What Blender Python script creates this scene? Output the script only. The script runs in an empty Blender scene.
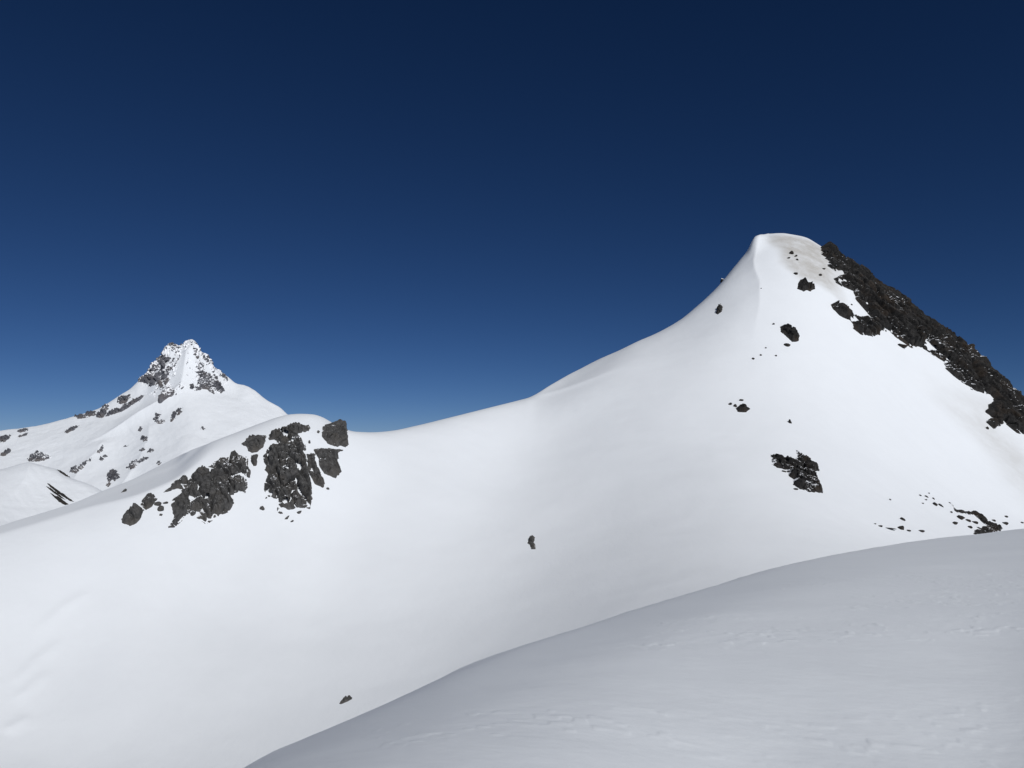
import bpy, math, random
import numpy as np
from mathutils import Vector

# ------------------------------------------------------------------ basics
scene = bpy.context.scene
COL = scene.collection
W, H_, F = 1024, 768, 796.0
HORIZON = 450.0
TH = math.atan((HORIZON - 384.0) / F)          # camera tips up a little
SUN_AZ, SUN_EL = math.radians(150), math.radians(36.5)


def ray(px, py):
    """sideways slope a = X/Y and rise e = Z/Y of the sight line"""
    x = (np.asarray(px, float) - 512.0) / F
    y = -(np.asarray(py, float) - 384.0) / F
    Y = math.cos(TH) - y * math.sin(TH)
    Z = math.sin(TH) + y * math.cos(TH)
    return x / Y, Z / Y


# ------------------------------------------------------------------ noise
def hash2(i, j, k=0):
    n = (i.astype(np.int64) * 374761393 + j.astype(np.int64) * 668265263 + int(k) * 2147483647 + 1013904223) & 0xFFFFFFFF
    n = ((n ^ (n >> 13)) * 1274126177) & 0xFFFFFFFF
    n = ((n ^ (n >> 16)) * 2246822519) & 0xFFFFFFFF
    n = n ^ (n >> 15)
    return (n & 0xFFFFFF) / float(0xFFFFFF)


def vnoise(x, y, k=0):
    xi, yi = np.floor(x), np.floor(y)
    fx, fy = x - xi, y - yi
    fx = fx * fx * fx * (fx * (fx * 6 - 15) + 10)
    fy = fy * fy * fy * (fy * (fy * 6 - 15) + 10)
    xi, yi = xi.astype(np.int64), yi.astype(np.int64)
    a = hash2(xi, yi, k); b = hash2(xi + 1, yi, k); c = hash2(xi, yi + 1, k); d = hash2(xi + 1, yi + 1, k)
    return (a * (1 - fx) + b * fx) * (1 - fy) + (c * (1 - fx) + d * fx) * fy * 1.0 - 0.0


def fbm(x, y, k=0, o=4, g=0.5):
    s = np.zeros_like(x, float); amp = 1.0; tot = 0
    for q in range(o):
        s += amp * (vnoise(x + 17.3 * q, y - 9.1 * q, k + q) * 2 - 1); tot += amp
        ca, sa = math.cos(0.6), math.sin(0.6)
        x, y = (ca * x - sa * y) * 2.03, (sa * x + ca * y) * 2.03
        amp *= g
    return s / tot


def worley(x, y, k=0):
    """F1, F2, offset from the nearest seed and three random numbers of its cell"""
    xi, yi = np.floor(x).astype(np.int64), np.floor(y).astype(np.int64)
    f1 = np.full(x.shape, 9.0); f2 = np.full(x.shape, 9.0)
    dx1 = np.zeros_like(x); dy1 = np.zeros_like(x); ci = np.zeros_like(xi); cj = np.zeros_like(xi)
    for i in (-1, 0, 1):
        for j in (-1, 0, 1):
            cx, cy = xi + i, yi + j
            dx = x - (cx + 0.12 + 0.76 * hash2(cx, cy, k)); dy = y - (cy + 0.12 + 0.76 * hash2(cx, cy, k + 7))
            d = np.sqrt(dx * dx + dy * dy)
            near = d < f1
            f2 = np.where(near, f1, np.minimum(f2, d))
            f1 = np.where(near, d, f1)
            dx1 = np.where(near, dx, dx1); dy1 = np.where(near, dy, dy1)
            ci = np.where(near, cx, ci); cj = np.where(near, cy, cj)
    return f1, f2, dx1, dy1, hash2(ci, cj, k + 11), hash2(ci, cj, k + 13), hash2(ci, cj, k + 19)


def sstep(x, a, b):
    t = np.clip((x - a) / (b - a), 0, 1)
    return t * t * (3 - 2 * t)


# ------------------------------------------------------------------ materials
def new_mat(name):
    m = bpy.data.materials.new(name); m.use_nodes = True
    nt = m.node_tree
    return m, nt, nt.nodes['Principled BSDF']


def nd(nt, kind, **kw):
    n = nt.nodes.new(kind)
    for k, v in kw.items():
        if k in n.inputs: n.inputs[k].default_value = v
        else: setattr(n, k, v)
    return n


def ramp(nt, stops):
    r = nt.nodes.new('ShaderNodeValToRGB')
    while len(r.color_ramp.elements) < len(stops): r.color_ramp.elements.new(0.5)
    for e, (p, c) in zip(r.color_ramp.elements, stops):
        e.position = p; e.color = (*c, 1) if len(c) == 3 else c
    return r


def snow_material(name, scales, base=(0.805, 0.838, 0.872), grey_tone=True, stretch=(1, 1, 1), rot=0.0):
    m, nt, b = new_mat(name)
    L = nt.links.new
    tc = nd(nt, 'ShaderNodeTexCoord')
    mp = nd(nt, 'ShaderNodeMapping'); mp.inputs['Scale'].default_value = stretch; mp.inputs['Rotation'].default_value = (0, 0, rot)
    L(tc.outputs['Object'], mp.inputs['Vector'])
    prev = None
    for (sc, dist, strength, det) in scales:
        n = nd(nt, 'ShaderNodeTexNoise', Scale=sc, Detail=det, Roughness=0.6)
        L(mp.outputs[0], n.inputs['Vector'])
        bp = nd(nt, 'ShaderNodeBump', Strength=strength, Distance=dist)
        L(n.outputs['Fac'], bp.inputs['Height'])
        if prev: L(prev.outputs[0], bp.inputs['Normal'])
        prev = bp
    L(prev.outputs[0], b.inputs['Normal'])
    n = nd(nt, 'ShaderNodeTexNoise', Scale=scales[0][0] * 0.35, Detail=5.0, Roughness=0.6)
    L(mp.outputs[0], n.inputs['Vector'])
    cr = ramp(nt, [(0.3, tuple(c * 0.972 for c in base)), (0.7, base)])
    L(n.outputs['Fac'], cr.inputs[0])
    out = cr.outputs[0]
    if grey_tone:  # mixes the base colour towards grey-beige where the vertex mask is set
        at = nd(nt, 'ShaderNodeAttribute', attribute_name='grey_tone')
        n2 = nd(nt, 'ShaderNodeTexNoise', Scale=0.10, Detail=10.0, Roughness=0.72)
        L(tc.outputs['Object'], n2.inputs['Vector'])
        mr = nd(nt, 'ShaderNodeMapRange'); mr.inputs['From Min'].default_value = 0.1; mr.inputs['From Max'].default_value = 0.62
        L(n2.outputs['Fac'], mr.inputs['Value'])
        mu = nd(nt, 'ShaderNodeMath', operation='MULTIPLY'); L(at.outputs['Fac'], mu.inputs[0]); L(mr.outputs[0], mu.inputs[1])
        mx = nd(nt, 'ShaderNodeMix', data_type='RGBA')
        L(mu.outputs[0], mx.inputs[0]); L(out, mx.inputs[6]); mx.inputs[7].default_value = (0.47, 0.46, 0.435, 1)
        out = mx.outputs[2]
    L(out, b.inputs['Base Color'])
    b.inputs['Roughness'].default_value = 0.62
    b.inputs['Specular IOR Level'].default_value = 0.22
    return m


def rock_material(name, dark, light, brown, scale, snow_noise):
    m, nt, b = new_mat(name)
    L = nt.links.new
    tc = nd(nt, 'ShaderNodeTexCoord')
    n1 = nd(nt, 'ShaderNodeTexNoise', Scale=scale, Detail=9.0, Roughness=0.65)
    n2 = nd(nt, 'ShaderNodeTexNoise', Scale=scale * 0.22, Detail=4.0, Roughness=0.6)
    for n in (n1, n2): L(tc.outputs['Object'], n.inputs['Vector'])
    r1 = ramp(nt, [(0.32, dark), (0.72, light)]); L(n1.outputs['Fac'], r1.inputs[0])
    r2 = ramp(nt, [(0.5, (0, 0, 0)), (0.68, (1, 1, 1))]); L(n2.outputs['Fac'], r2.inputs[0])
    mx = nd(nt, 'ShaderNodeMix', data_type='RGBA'); L(r2.outputs[0], mx.inputs[0]); L(r1.outputs[0], mx.inputs[6]); mx.inputs[7].default_value = (*brown, 1)
    at = nd(nt, 'ShaderNodeAttribute', attribute_name='snow')
    n3 = nd(nt, 'ShaderNodeTexNoise', Scale=snow_noise, Detail=6.0, Roughness=0.6); L(tc.outputs['Object'], n3.inputs['Vector'])
    ad = nd(nt, 'ShaderNodeMath', operation='ADD'); L(at.outputs['Fac'], ad.inputs[0]); L(n3.outputs['Fac'], ad.inputs[1])
    st = ramp(nt, [(0.0, (0, 0, 0)), (1.0, (1, 1, 1))])
    mr = nd(nt, 'ShaderNodeMapRange'); mr.inputs['From Min'].default_value = 0.93; mr.inputs['From Max'].default_value = 1.05
    L(ad.outputs[0], mr.inputs['Value'])
    m2 = nd(nt, 'ShaderNodeMix', data_type='RGBA'); L(mr.outputs[0], m2.inputs[0]); L(mx.outputs[2], m2.inputs[6]); m2.inputs[7].default_value = (0.82, 0.84, 0.87, 1)
    L(m2.outputs[2], b.inputs['Base Color'])
    bp = nd(nt, 'ShaderNodeBump', Strength=0.6, Distance=0.2 / scale); L(n1.outputs['Fac'], bp.inputs['Height']); L(bp.outputs[0], b.inputs['Normal'])
    b.inputs['Roughness'].default_value = 0.9
    b.inputs['Specular IOR Level'].default_value = 0.2
    return m


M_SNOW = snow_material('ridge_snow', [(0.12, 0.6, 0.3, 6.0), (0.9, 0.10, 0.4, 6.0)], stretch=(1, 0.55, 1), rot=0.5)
M_FORE = snow_material('wind_crusted_snow', [(0.9, 0.03, 0.5, 4.0), (9.0, 0.012, 0.35, 7.0)], base=(0.835, 0.875, 0.912), grey_tone=False, stretch=(0.6, 1.0, 1), rot=-0.35)
M_FAR = snow_material('distant_snow', [(0.012, 8.0, 0.5, 7.0), (0.06, 1.5, 0.4, 5.0)], grey_tone=False)
M_ROCK = rock_material('grey_rock', (0.030, 0.0295, 0.029), (0.120, 0.118, 0.116), (0.082, 0.076, 0.069), 0.8, 1.2)
M_DARK = rock_material('black_rock', (0.012, 0.0118, 0.0118), (0.045, 0.043, 0.041), (0.040, 0.031, 0.024), 0.6, 0.6)
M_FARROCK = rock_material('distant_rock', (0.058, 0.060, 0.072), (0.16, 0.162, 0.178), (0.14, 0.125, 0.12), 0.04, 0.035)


# ------------------------------------------------------------------ object helpers
def link_mesh(name, verts, faces, mat, smooth=True, attrs=None):
    me = bpy.data.meshes.new(name)
    verts = np.asarray(verts, np.float32); faces = np.asarray(faces, np.int32)
    n = faces.shape[1]
    me.vertices.add(len(verts)); me.vertices.foreach_set('co', verts.ravel())
    me.loops.add(faces.size); me.loops.foreach_set('vertex_index', faces.ravel())
    me.polygons.add(len(faces))
    me.polygons.foreach_set('loop_start', np.arange(0, faces.size, n, dtype=np.int32))
    me.polygons.foreach_set('loop_total', np.full(len(faces), n, np.int32))
    me.polygons.foreach_set('use_smooth', np.full(len(faces), smooth, bool))
    me.update(calc_edges=True)
    for k, v in (attrs or {}).items():
        a = me.attributes.new(k, 'FLOAT', 'POINT'); a.data.foreach_set('value', np.asarray(v, np.float32).ravel())
    me.materials.append(mat)
    o = bpy.data.objects.new(name, me); COL.objects.link(o)
    return o


def grid_faces(nu, nv):
    i, j = np.meshgrid(np.arange(nu - 1), np.arange(nv - 1), indexing='ij')
    a = i * nv + j
    return np.stack([a, a + nv, a + nv + 1, a + 1], -1).reshape(-1, 4)


# ------------------------------------------------------------------ terrain
def spline(x, xs, ys):
    """monotone cubic through the points, straight beyond the ends"""
    xs = np.asarray(xs, float); ys = np.asarray(ys, float)
    h = np.diff(xs); d = np.diff(ys) / h
    m = np.zeros_like(ys)
    m[1:-1] = np.where(d[:-1] * d[1:] > 0, 2 * d[:-1] * d[1:] / (d[:-1] + d[1:] + 1e-30), 0)
    m[0], m[-1] = d[0], d[-1]
    x = np.clip(x, xs[0], xs[-1])
    i = np.clip(np.searchsorted(xs, x) - 1, 0, len(xs) - 2)
    t = (x - xs[i]) / h[i]
    return ys[i] * (1 + 2 * t) * (1 - t) ** 2 + m[i] * h[i] * t * (1 - t) ** 2 + ys[i + 1] * t * t * (3 - 2 * t) + m[i + 1] * h[i] * t * t * (t - 1)


def gsmooth(M, sig, axis):
    if sig <= 0: return M
    r = int(3 * sig) + 1
    k = np.exp(-0.5 * (np.arange(-r, r + 1) / sig) ** 2); k /= k.sum()
    pad = [(0, 0)] * M.ndim; pad[axis] = (r, r)
    Pd = np.pad(M, pad, mode='reflect', reflect_type='odd')
    return np.apply_along_axis(lambda v: np.convolve(v, k, 'valid'), axis, Pd)


def loft(cols, rear, A, Ys, sig_a, sig_y, near=None, nodes=14, broad=0.0):
    """heights over the (A, Ys) grid from slope profiles down a few sight columns"""
    ac, rows = [], []
    for c in cols:
        p = np.array(profile(*c))                        # skyline first, coming nearer
        L = np.concatenate([[0], np.cumsum(np.hypot(np.diff(p[:, 1]), np.diff(p[:, 2])))]) if len(p) > 1 else np.array([0.0])
        t = np.linspace(0, L[-1], nodes)
        y = np.interp(t, L, p[:, 1]); z = np.interp(t, L, p[:, 2])
        ac.append(p[0, 0] / p[0, 1])
        y0, z0 = p[0, 1], p[0, 2]
        ny, nz = (near(y[-1], z[-1]) if near else ([], []))
        yy = np.concatenate([[y0 + d for d, _ in rear(y0)][::-1], y, ny]); zz = np.concatenate([[z0 - d for _, d in rear(y0)][::-1], z, nz])
        rows.append(np.stack([yy, zz], 1))
    ac = np.array(ac); R = np.array(rows)
    q = np.linspace(A[0], A[-1], 1200)
    G = np.empty((len(q), R.shape[1], 2))
    for k in range(R.shape[1]):
        for c in (0, 1): G[:, k, c] = spline(q, ac, R[:, k, c])
    G = gsmooth(G, sig_a / (q[1] - q[0]), 0)
    Z = np.empty((len(A), len(Ys)))
    for i, a in enumerate(A):
        f = np.clip((a - q[0]) / (q[1] - q[0]), 0, len(q) - 1.001); n = int(f); f -= n
        g = G[n] * (1 - f) + G[n + 1] * f
        Z[i] = np.interp(Ys, g[::-1, 0], g[::-1, 1])
    Z = gsmooth(Z, sig_y, 1)
    if broad:                                            # lower slopes: one smooth sheet
        Yc = np.interp(A, q, G[:, len(rear(1.0)), 0])
        Zb = gsmooth(Z, broad / (A[len(A) // 2 + 1] - A[len(A) // 2]), 0)
        r = Ys[None, :] / Yc[:, None]
        w = sstep(r, 0.86, 0.62)
        Z = Z * (1 - w) + Zb * w
    return Z


def profile(px, py0, Y0, steps):
    """points down one sight column: from the skyline, each step reaches py along a slope"""
    a, e = ray(px, py0); pts = [(a * Y0, Y0, e * Y0)]
    Y, z = Y0, e * Y0
    for py, sl in steps:
        a, e = ray(px, py)
        Yn = (sl * Y - z) / (sl - e)
        z = z - sl * (Y - Yn); Y = Yn
        pts.append((a * Y, Y, z))
    return [tuple(float(c) for c in p) for p in pts]


def seg_dist(X, Y, line, taper=None):
    """distance to a polyline on the plan, the side and the place along it (0..1)"""
    best = np.full(X.shape, 1e9); t_b = np.zeros(X.shape); side = np.zeros(X.shape)
    n = len(line) - 1
    for q in range(n):
        (x0, y0), (x1, y1) = line[q], line[q + 1]
        dx, dy = x1 - x0, y1 - y0
        t = np.clip(((X - x0) * dx + (Y - y0) * dy) / (dx * dx + dy * dy), 0, 1)
        ex, ey = X - x0 - t * dx, Y - y0 - t * dy
        d = np.hypot(ex, ey); m = d < best
        best = np.where(m, d, best); t_b = np.where(m, (q + t) / n, t_b); side = np.where(m, np.sign(dx * ey - dy * ex), side)
    return best, side, t_b


class Terrain:
    def __init__(s, A, Ys, fn, sky=None, foot=0.55, feature=None, detail=None, tip=0.95):
        s.A, s.Ys = A, Ys
        AA, YY = np.meshgrid(A, Ys, indexing='ij')
        s.X, s.Y = AA * YY, YY
        s.Z = fn
        if feature: s.feat(feature)
        if sky is not None: s.match(sky, foot, tip)
        if detail: s.Z = s.Z + detail(s.X, s.Y)

    def match(s, sky, foot, tip):
        """raise or lower each column so that its crest meets the traced skyline"""
        sa, se = ray(*np.array(sky, float).T)
        for _ in range(2):
            E = s.Z / s.Ys; k = E.argmax(1)
            de = spline(s.A, sa, se) - E.max(1)
            yc = gsmooth(s.Ys[k][:, None], 22, 0)[:, 0]
            dm = gsmooth(de[:, None], 25, 0)[:, 0]
            for d_, f_ in ((dm, foot), (gsmooth((de - dm)[:, None], 2.5, 0)[:, 0], tip)):
                s.Z = s.Z + d_[:, None] * s.Y * sstep(s.Y, (yc * f_)[:, None], yc[:, None])

    def lip(s, line, sky, slope, rim, rise=0.3, fall=0.7):
        """a wind lip in front of the skyline: the slope breaks at the lip and a gentler shelf runs back to the crest"""
        la, le = ray(*np.array(line, float).T); sa, se = ray(*np.array(sky, float).T)
        Z0 = s.Z.copy()
        for i, a in enumerate(s.A):
            if not la[0] < a < la[-1]: continue
            u = (a - la[0]) / (la[-1] - la[0]); w = float(sstep(u, 0.0, rise) * sstep(u, 1.0, fall))
            e_l, e_s = float(spline(a, la, le)), float(spline(a, sa, se))
            e_l = min(e_l, e_s - 1e-5)
            E = Z0[i] / s.Ys
            k = np.nonzero(E >= e_l)[0]
            if not len(k): continue
            k = int(k[0]); q = (e_l - E[k - 1]) / (E[k] - E[k - 1]); yl = s.Ys[k - 1] + q * (s.Ys[k] - s.Ys[k - 1])
            sl = max(slope, e_s + 0.08)
            D = (e_s - e_l) * yl / (sl - e_s)
            zn = np.where(s.Ys < yl + D, e_l * yl + sl * (s.Ys - yl), e_s * (yl + D) - 0.45 * (s.Ys - yl - D))
            zn = np.where(s.Ys > yl, zn, Z0[i] + rim * np.exp(-(yl - s.Ys) / 3.0) - rim * np.exp(-(yl - s.Ys) / 12.0))
            s.Z[i] = Z0[i] * (1 - w) + zn * w
        m = (s.A > la[0]) & (s.A < la[-1])
        s.Z[m] = gsmooth(gsmooth(s.Z, 2.0, 0), 0.8, 1)[m]

    def feat(s, feature):
        s.Z = s.Z + feature(s)

    def hit(s, px, py):
        a, e = ray(px, py)
        a = float(np.clip(a, s.A[0] + 1e-4, s.A[-1] - 1e-4))
        i = int(np.searchsorted(s.A, a) - 1); t = (a - s.A[i]) / (s.A[i + 1] - s.A[i])
        z = s.Z[i] * (1 - t) + s.Z[i + 1] * t
        E = z / s.Ys
        idx = np.nonzero(E >= e)[0]
        j = int(idx[0]) if len(idx) else int(E.argmax())
        if len(idx) and j > 0:
            q = (e - E[j - 1]) / (E[j] - E[j - 1]); Y = s.Ys[j - 1] + q * (s.Ys[j] - s.Ys[j - 1])
        else:
            Y = s.Ys[j]
        return np.array([a * Y, Y, float(np.interp(Y, s.Ys, z))])

    def height(s, X, Y):
        a = np.clip(X / np.maximum(Y, 1e-3), s.A[0], s.A[-1]); y = np.clip(Y, s.Ys[0], s.Ys[-1])
        i = np.clip(np.searchsorted(s.A, a) - 1, 0, len(s.A) - 2); j = np.clip(np.searchsorted(s.Ys, y) - 1, 0, len(s.Ys) - 2)
        t = (a - s.A[i]) / (s.A[i + 1] - s.A[i]); u = (y - s.Ys[j]) / (s.Ys[j + 1] - s.Ys[j])
        return ((s.Z[i, j] * (1 - t) + s.Z[i + 1, j] * t) * (1 - u) + (s.Z[i, j + 1] * (1 - t) + s.Z[i + 1, j + 1] * t) * u)

    def normal(s, X, Y, d):
        gx = (s.height(X + d, Y) - s.height(X - d, Y)) / (2 * d); gy = (s.height(X, Y + d) - s.height(X, Y - d)) / (2 * d)
        n = np.stack([-gx, -gy, np.ones_like(gx)], -1)
        return n / np.linalg.norm(n, axis=-1, keepdims=True)

    def build(s, name, mat, attrs=None):
        v = np.stack([s.X, s.Y, s.Z], -1).reshape(-1, 3)
        return link_mesh(name, v, grid_faces(len(s.A), len(s.Ys)), mat, True, attrs)


def plan(terr_fn, pts):
    return [tuple(terr_fn.hit(*p)[:2]) for p in pts]


def mid_cols(lo, hi, step, out_lo, out_hi, out_n):
    return np.concatenate([np.linspace(out_lo, lo, out_n, endpoint=False), np.arange(lo, hi, step), np.linspace(hi, out_hi, out_n)])


# ---- the main ridge: left hump, saddle and the steep snow peak on the right
SKY_MAIN = [(-400, 640), (-200, 592), (-60, 544), (0, 526), (19, 520), (37, 514.5), (60, 507.5), (75, 502.5), (100, 492), (131, 480), (160, 465.5), (187, 452), (200, 446.5), (231, 434.5), (265, 421.5),
            (280, 416.5), (289, 414.5), (300, 413.8), (312, 414.3), (322, 417), (331, 422), (340, 426.5), (354, 431.5), (372, 432.3), (390, 431), (415, 426), (450, 417.5), (490, 407.5),
            (520, 400), (529, 397.5), (551, 384.8), (570, 374), (578, 370), (598, 359.7), (620, 350), (637, 341.7), (657, 333), (680, 320), (695.6, 307.5), (711, 293.5), (720.6, 283.5),
            (731.6, 270), (742.5, 256.8), (749, 248), (752.7, 239), (758, 235.3), (767.5, 233.8), (781.6, 233.2), (792.5, 234.6), (805, 237.2), (817.5, 244), (832, 254), (846, 263), (867, 278), (884, 289), (897.5, 297), (920, 317), (945, 336), (966, 350), (982, 368), (1002, 386), (1024, 408), (1090, 455), (1300, 560)]
COLS = [
    (-200, 592, 145, [(600, .2), (700, .38), (790, .3)]),
    (-60, 545, 165, [(553, .2), (650, .4), (768, .33)]),
    (0, 527, 175, [(534, .16), (600, .40), (680, .42), (768, .35)]),
    (60, 508, 190, [(517, .16), (580, .42), (680, .42), (768, .33)]),
    (104, 491, 200, [(503, .16), (560, .45), (650, .45), (768, .33)]),
    (160, 466, 212, [(487, .22), (530, .5), (620, .42), (768, .3)]),
    (225, 437, 226, [(440, .25), (500, .55), (540, .5), (620, .4), (740, .28)]),
    (289, 415, 236, [(428, .3), (500, .65), (540, .5), (620, .38), (720, .25)]),
    (331, 421, 240, [(440, .5), (490, .6), (540, .42), (620, .35), (710, .25)]),
    (390, 431, 262, [(470, .4), (540, .36), (620, .3), (690, .22)]),
    (450, 417.5, 292, [(460, .36), (540, .33), (620, .27), (660, .2)]),
    (529, 397.5, 335, [(450, .36), (520, .3), (580, .22), (630, .15)]),
    (598, 359.5, 390, [(376, .24), (430, .45), (500, .33), (560, .22), (610, .13)]),
    (660, 331.5, 402, [(360, .5), (430, .5), (500, .37), (560, .22), (595, .15)]),
    (711, 293.5, 422, [(340, .7), (420, .58), (490, .42), (560, .22), (580, .15)]),
    (740, 259, 446, [(300, .82), (360, .75), (430, .6), (500, .38), (560, .2)]),
    (768, 234, 458, [(260, .95), (300, .95), (330, .82), (400, .7), (470, .5), (530, .3), (560, .2)]),
    (805, 237, 462, [(262, .74), (300, .9), (340, .84), (400, .75), (470, .55), (520, .33), (550, .2)]),
    (850, 264, 455, [(300, .85), (340, .85), (400, .75), (470, .55), (520, .33), (545, .2)]),
    (900, 299, 440, [(345, .85), (400, .8), (470, .58), (520, .35), (540, .2)]),
    (966, 350, 425, [(390, .85), (430, .8), (480, .6), (535, .35)]),
    (1024, 408, 400, [(438, .8), (480, .65), (528, .4)]),
    (1090, 455, 375, [(485, .7), (530, .4)]),
    (1300, 560, 330, [(590, .6), (620, .4)]),
]
COLS = [(c[0], c[1], c[2], [(p, k * 0.80 if c[0] > 650 and k > .45 else k * (1.6 if c[0] < 340 and k > .3 else 1.3 if 340 < c[0] < 600 and k > .24 else 1)) for p, k in c[3]]) for c in COLS]
A_main = mid_cols(-0.72, 0.74, 0.0016, -1.3, 1.3, 40)
Y_main = np.geomspace(55, 640, 680)
main_z = loft(COLS, lambda y: [(18, 5), (45, 20), (130, 85), (260, 200)], A_main, Y_main, 0.04, 12.0, lambda y, z: ([y * 0.8, 50], [z - 3, z - 8]), broad=0.09)

LIP_SADDLE = [(524, 399.5), (531, 397.5), (562, 389), (582, 382), (601, 375), (617, 369), (629, 365), (640, 361)]
LIP_HUMP = [(-60, 552), (-30, 542), (0, 534), (50, 519), (89, 507), (130, 497), (160, 486), (175, 479), (195, 465), (209, 453), (228, 440)]
ARETE = [(768, 236), (761, 251), (759, 265), (754, 279), (755, 287), (760, 298), (760, 317), (757, 329), (753, 345), (748, 365)]
STREAKS = [[(30, 640), (60, 612), (100, 586)], [(8, 690), (35, 662), (70, 634)], [(10, 705), (50, 670)], [(0, 735), (30, 715)]]


def main_feature(t):
    out = np.zeros_like(t.Z)
    d, s, u = seg_dist(t.X, t.Y, plan(t, ARETE))
    out += 2.1 * np.exp(-d / 5.5) * sstep(u, 1.0, 0.3) * (1 - 0.6 * sstep(d, 20, 60))
    for L in STREAKS:
        d, s, u = seg_dist(t.X, t.Y, plan(t, L))
        out += 0.30 * np.where(s > 0, np.exp(-(d / 0.5) ** 2), np.exp(-(d / 1.5) ** 2)) * sstep(u, 0.0, 0.3) * sstep(u, 1.0, 0.6)
    return out


def main_detail(X, Y):
    w = sstep(Y, 60, 160)
    z = 0.35 * fbm(X / 34, Y / 26, 3, 4) * w
    z += 0.10 * sstep(fbm(X / 30, Y / 40, 13, 3), -.3, .4) * fbm((X * .8 + Y * .6) / 4.0, (-X * .6 + Y * .8) / 14.0, 9, 3)          # wind-packed streaks
    rill = sstep(X / Y, 0.40, 0.52) * sstep(Y, 250, 300)
    z += rill * 0.16 * fbm((X + .18 * Y) / 4.0 + 1.5 * fbm(X / 20, Y / 20, 25, 2), Y / 30.0, 21, 4) * sstep(fbm(X / 40, Y / 60, 23, 2), -.2, .4)                     # rills down the right face
    return z


ridge = Terrain(A_main, Y_main, main_z, SKY_MAIN, 0.6, main_feature, main_detail)
ridge.lip(LIP_SADDLE, SKY_MAIN, 0.25, 1.1, 0.12, 0.35)
ridge.lip(LIP_HUMP, SKY_MAIN, 0.10, 0.5, 0.12, 0.8)
ridge.match(SKY_MAIN, 0.94, 0.96)
# snow coloured grey-beige below the summit rim and beside the lower rocks
tone_mask = np.zeros_like(ridge.Z)


def px_of(X, Y, Z):
    dep = Y * math.cos(TH) + Z * math.sin(TH); up = -Y * math.sin(TH) + Z * math.cos(TH)
    return 512 + F * X / dep, 384 - F * up / dep


def inside(px, py, poly):
    r = np.zeros(np.shape(px), bool); n = len(poly)
    for q in range(n):
        x0, y0 = poly[q]; x1, y1 = poly[(q + 1) % n]
        if y0 == y1: continue
        c = ((y0 > py) != (y1 > py)) & (px < (x1 - x0) * (py - y0) / (y1 - y0) + x0)
        r ^= c
    return r


def poly_sd(X, Y, P):
    d = np.full(X.shape, 1e9); n = len(P)
    for q in range(n):
        (x0, y0), (x1, y1) = P[q], P[(q + 1) % n]
        dx, dy = x1 - x0, y1 - y0; L = dx * dx + dy * dy
        if L < 1e-12: continue
        t = np.clip(((X - x0) * dx + (Y - y0) * dy) / L, 0, 1)
        d = np.minimum(d, np.hypot(X - x0 - t * dx, Y - y0 - t * dy))
    return np.where(inside(X, Y, P), d, -d)


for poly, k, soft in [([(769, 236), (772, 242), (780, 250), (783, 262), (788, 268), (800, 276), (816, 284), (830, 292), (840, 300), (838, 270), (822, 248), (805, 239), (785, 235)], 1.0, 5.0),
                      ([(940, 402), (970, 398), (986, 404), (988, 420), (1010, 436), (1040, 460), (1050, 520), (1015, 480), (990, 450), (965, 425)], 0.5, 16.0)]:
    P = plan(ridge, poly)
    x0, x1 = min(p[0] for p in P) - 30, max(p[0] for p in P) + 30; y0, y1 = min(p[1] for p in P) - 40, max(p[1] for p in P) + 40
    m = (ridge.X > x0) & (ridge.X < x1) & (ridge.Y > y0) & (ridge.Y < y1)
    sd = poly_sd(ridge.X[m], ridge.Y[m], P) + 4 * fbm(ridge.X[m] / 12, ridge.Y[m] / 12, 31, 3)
    tone_mask[m] = np.maximum(tone_mask[m], k * sstep(sd, -soft, soft))
o = ridge.build('snow_ridge', M_SNOW, {'grey_tone': tone_mask}); o['kind'] = 'structure'; o['label'] = 'broad white snow ridge rising from the saddle to the steep right peak'

# ---- the near slope the photographer stands on
SKY_FORE = [(-300, 1100), (0, 900), (150, 820), (241, 768), (282, 746.8), (300, 740), (375, 708.8), (431, 682.5), (461, 667.5), (495, 654.4), (544, 639), (600, 622), (641, 608), (683, 595), (724, 583), (765, 570.5),
            (807, 560), (848, 552), (890, 545), (931, 539), (973, 534.5), (1024, 528.5), (1100, 520), (1300, 505)]
FC = [(-200, 1000, 2.8, [(1100, -.5)]), (120, 836, 3.4, [(900, -.36)]), (241, 768, 4.2, [(850, -.25), (1000, -.2)]), (375, 708.8, 6.2, [(768, -.2), (900, -.16)]), (495, 654.4, 9.5, [(700, -.17), (768, -.13), (950, -.10)]),
      (641, 608, 16, [(650, -.14), (700, -.10), (768, -.08), (950, -.07)]), (765, 570.5, 26, [(600, -.11), (650, -.08), (700, -.065), (768, -.055)]),
      (890, 545, 38, [(570, -.09), (620, -.065), (700, -.05), (768, -.045)]), (1024, 528.5, 52, [(550, -.075), (600, -.055), (680, -.04), (768, -.035)]), (1200, 512, 62, [(540, -.06), (600, -.045), (768, -.035)])]
A_f = np.concatenate([np.linspace(-2.4, -0.75, 60, endpoint=False), np.arange(-0.75, 0.75, 0.0016), np.linspace(0.75, 2.4, 60)]); Y_f = np.geomspace(1.8, 200, 900)
fore_z = loft(FC, lambda y: [(0.35 * y, .09 * y), (y, .43 * y), (2.2 * y, 1.1 * y), (300, 1.1 * y + 0.62 * (300 - 2.2 * y))], A_f, Y_f, 0.09, 17.0, lambda y, z: ([y * 0.5, 1.0], [z + .07 * y, z + .12 * y]))


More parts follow.
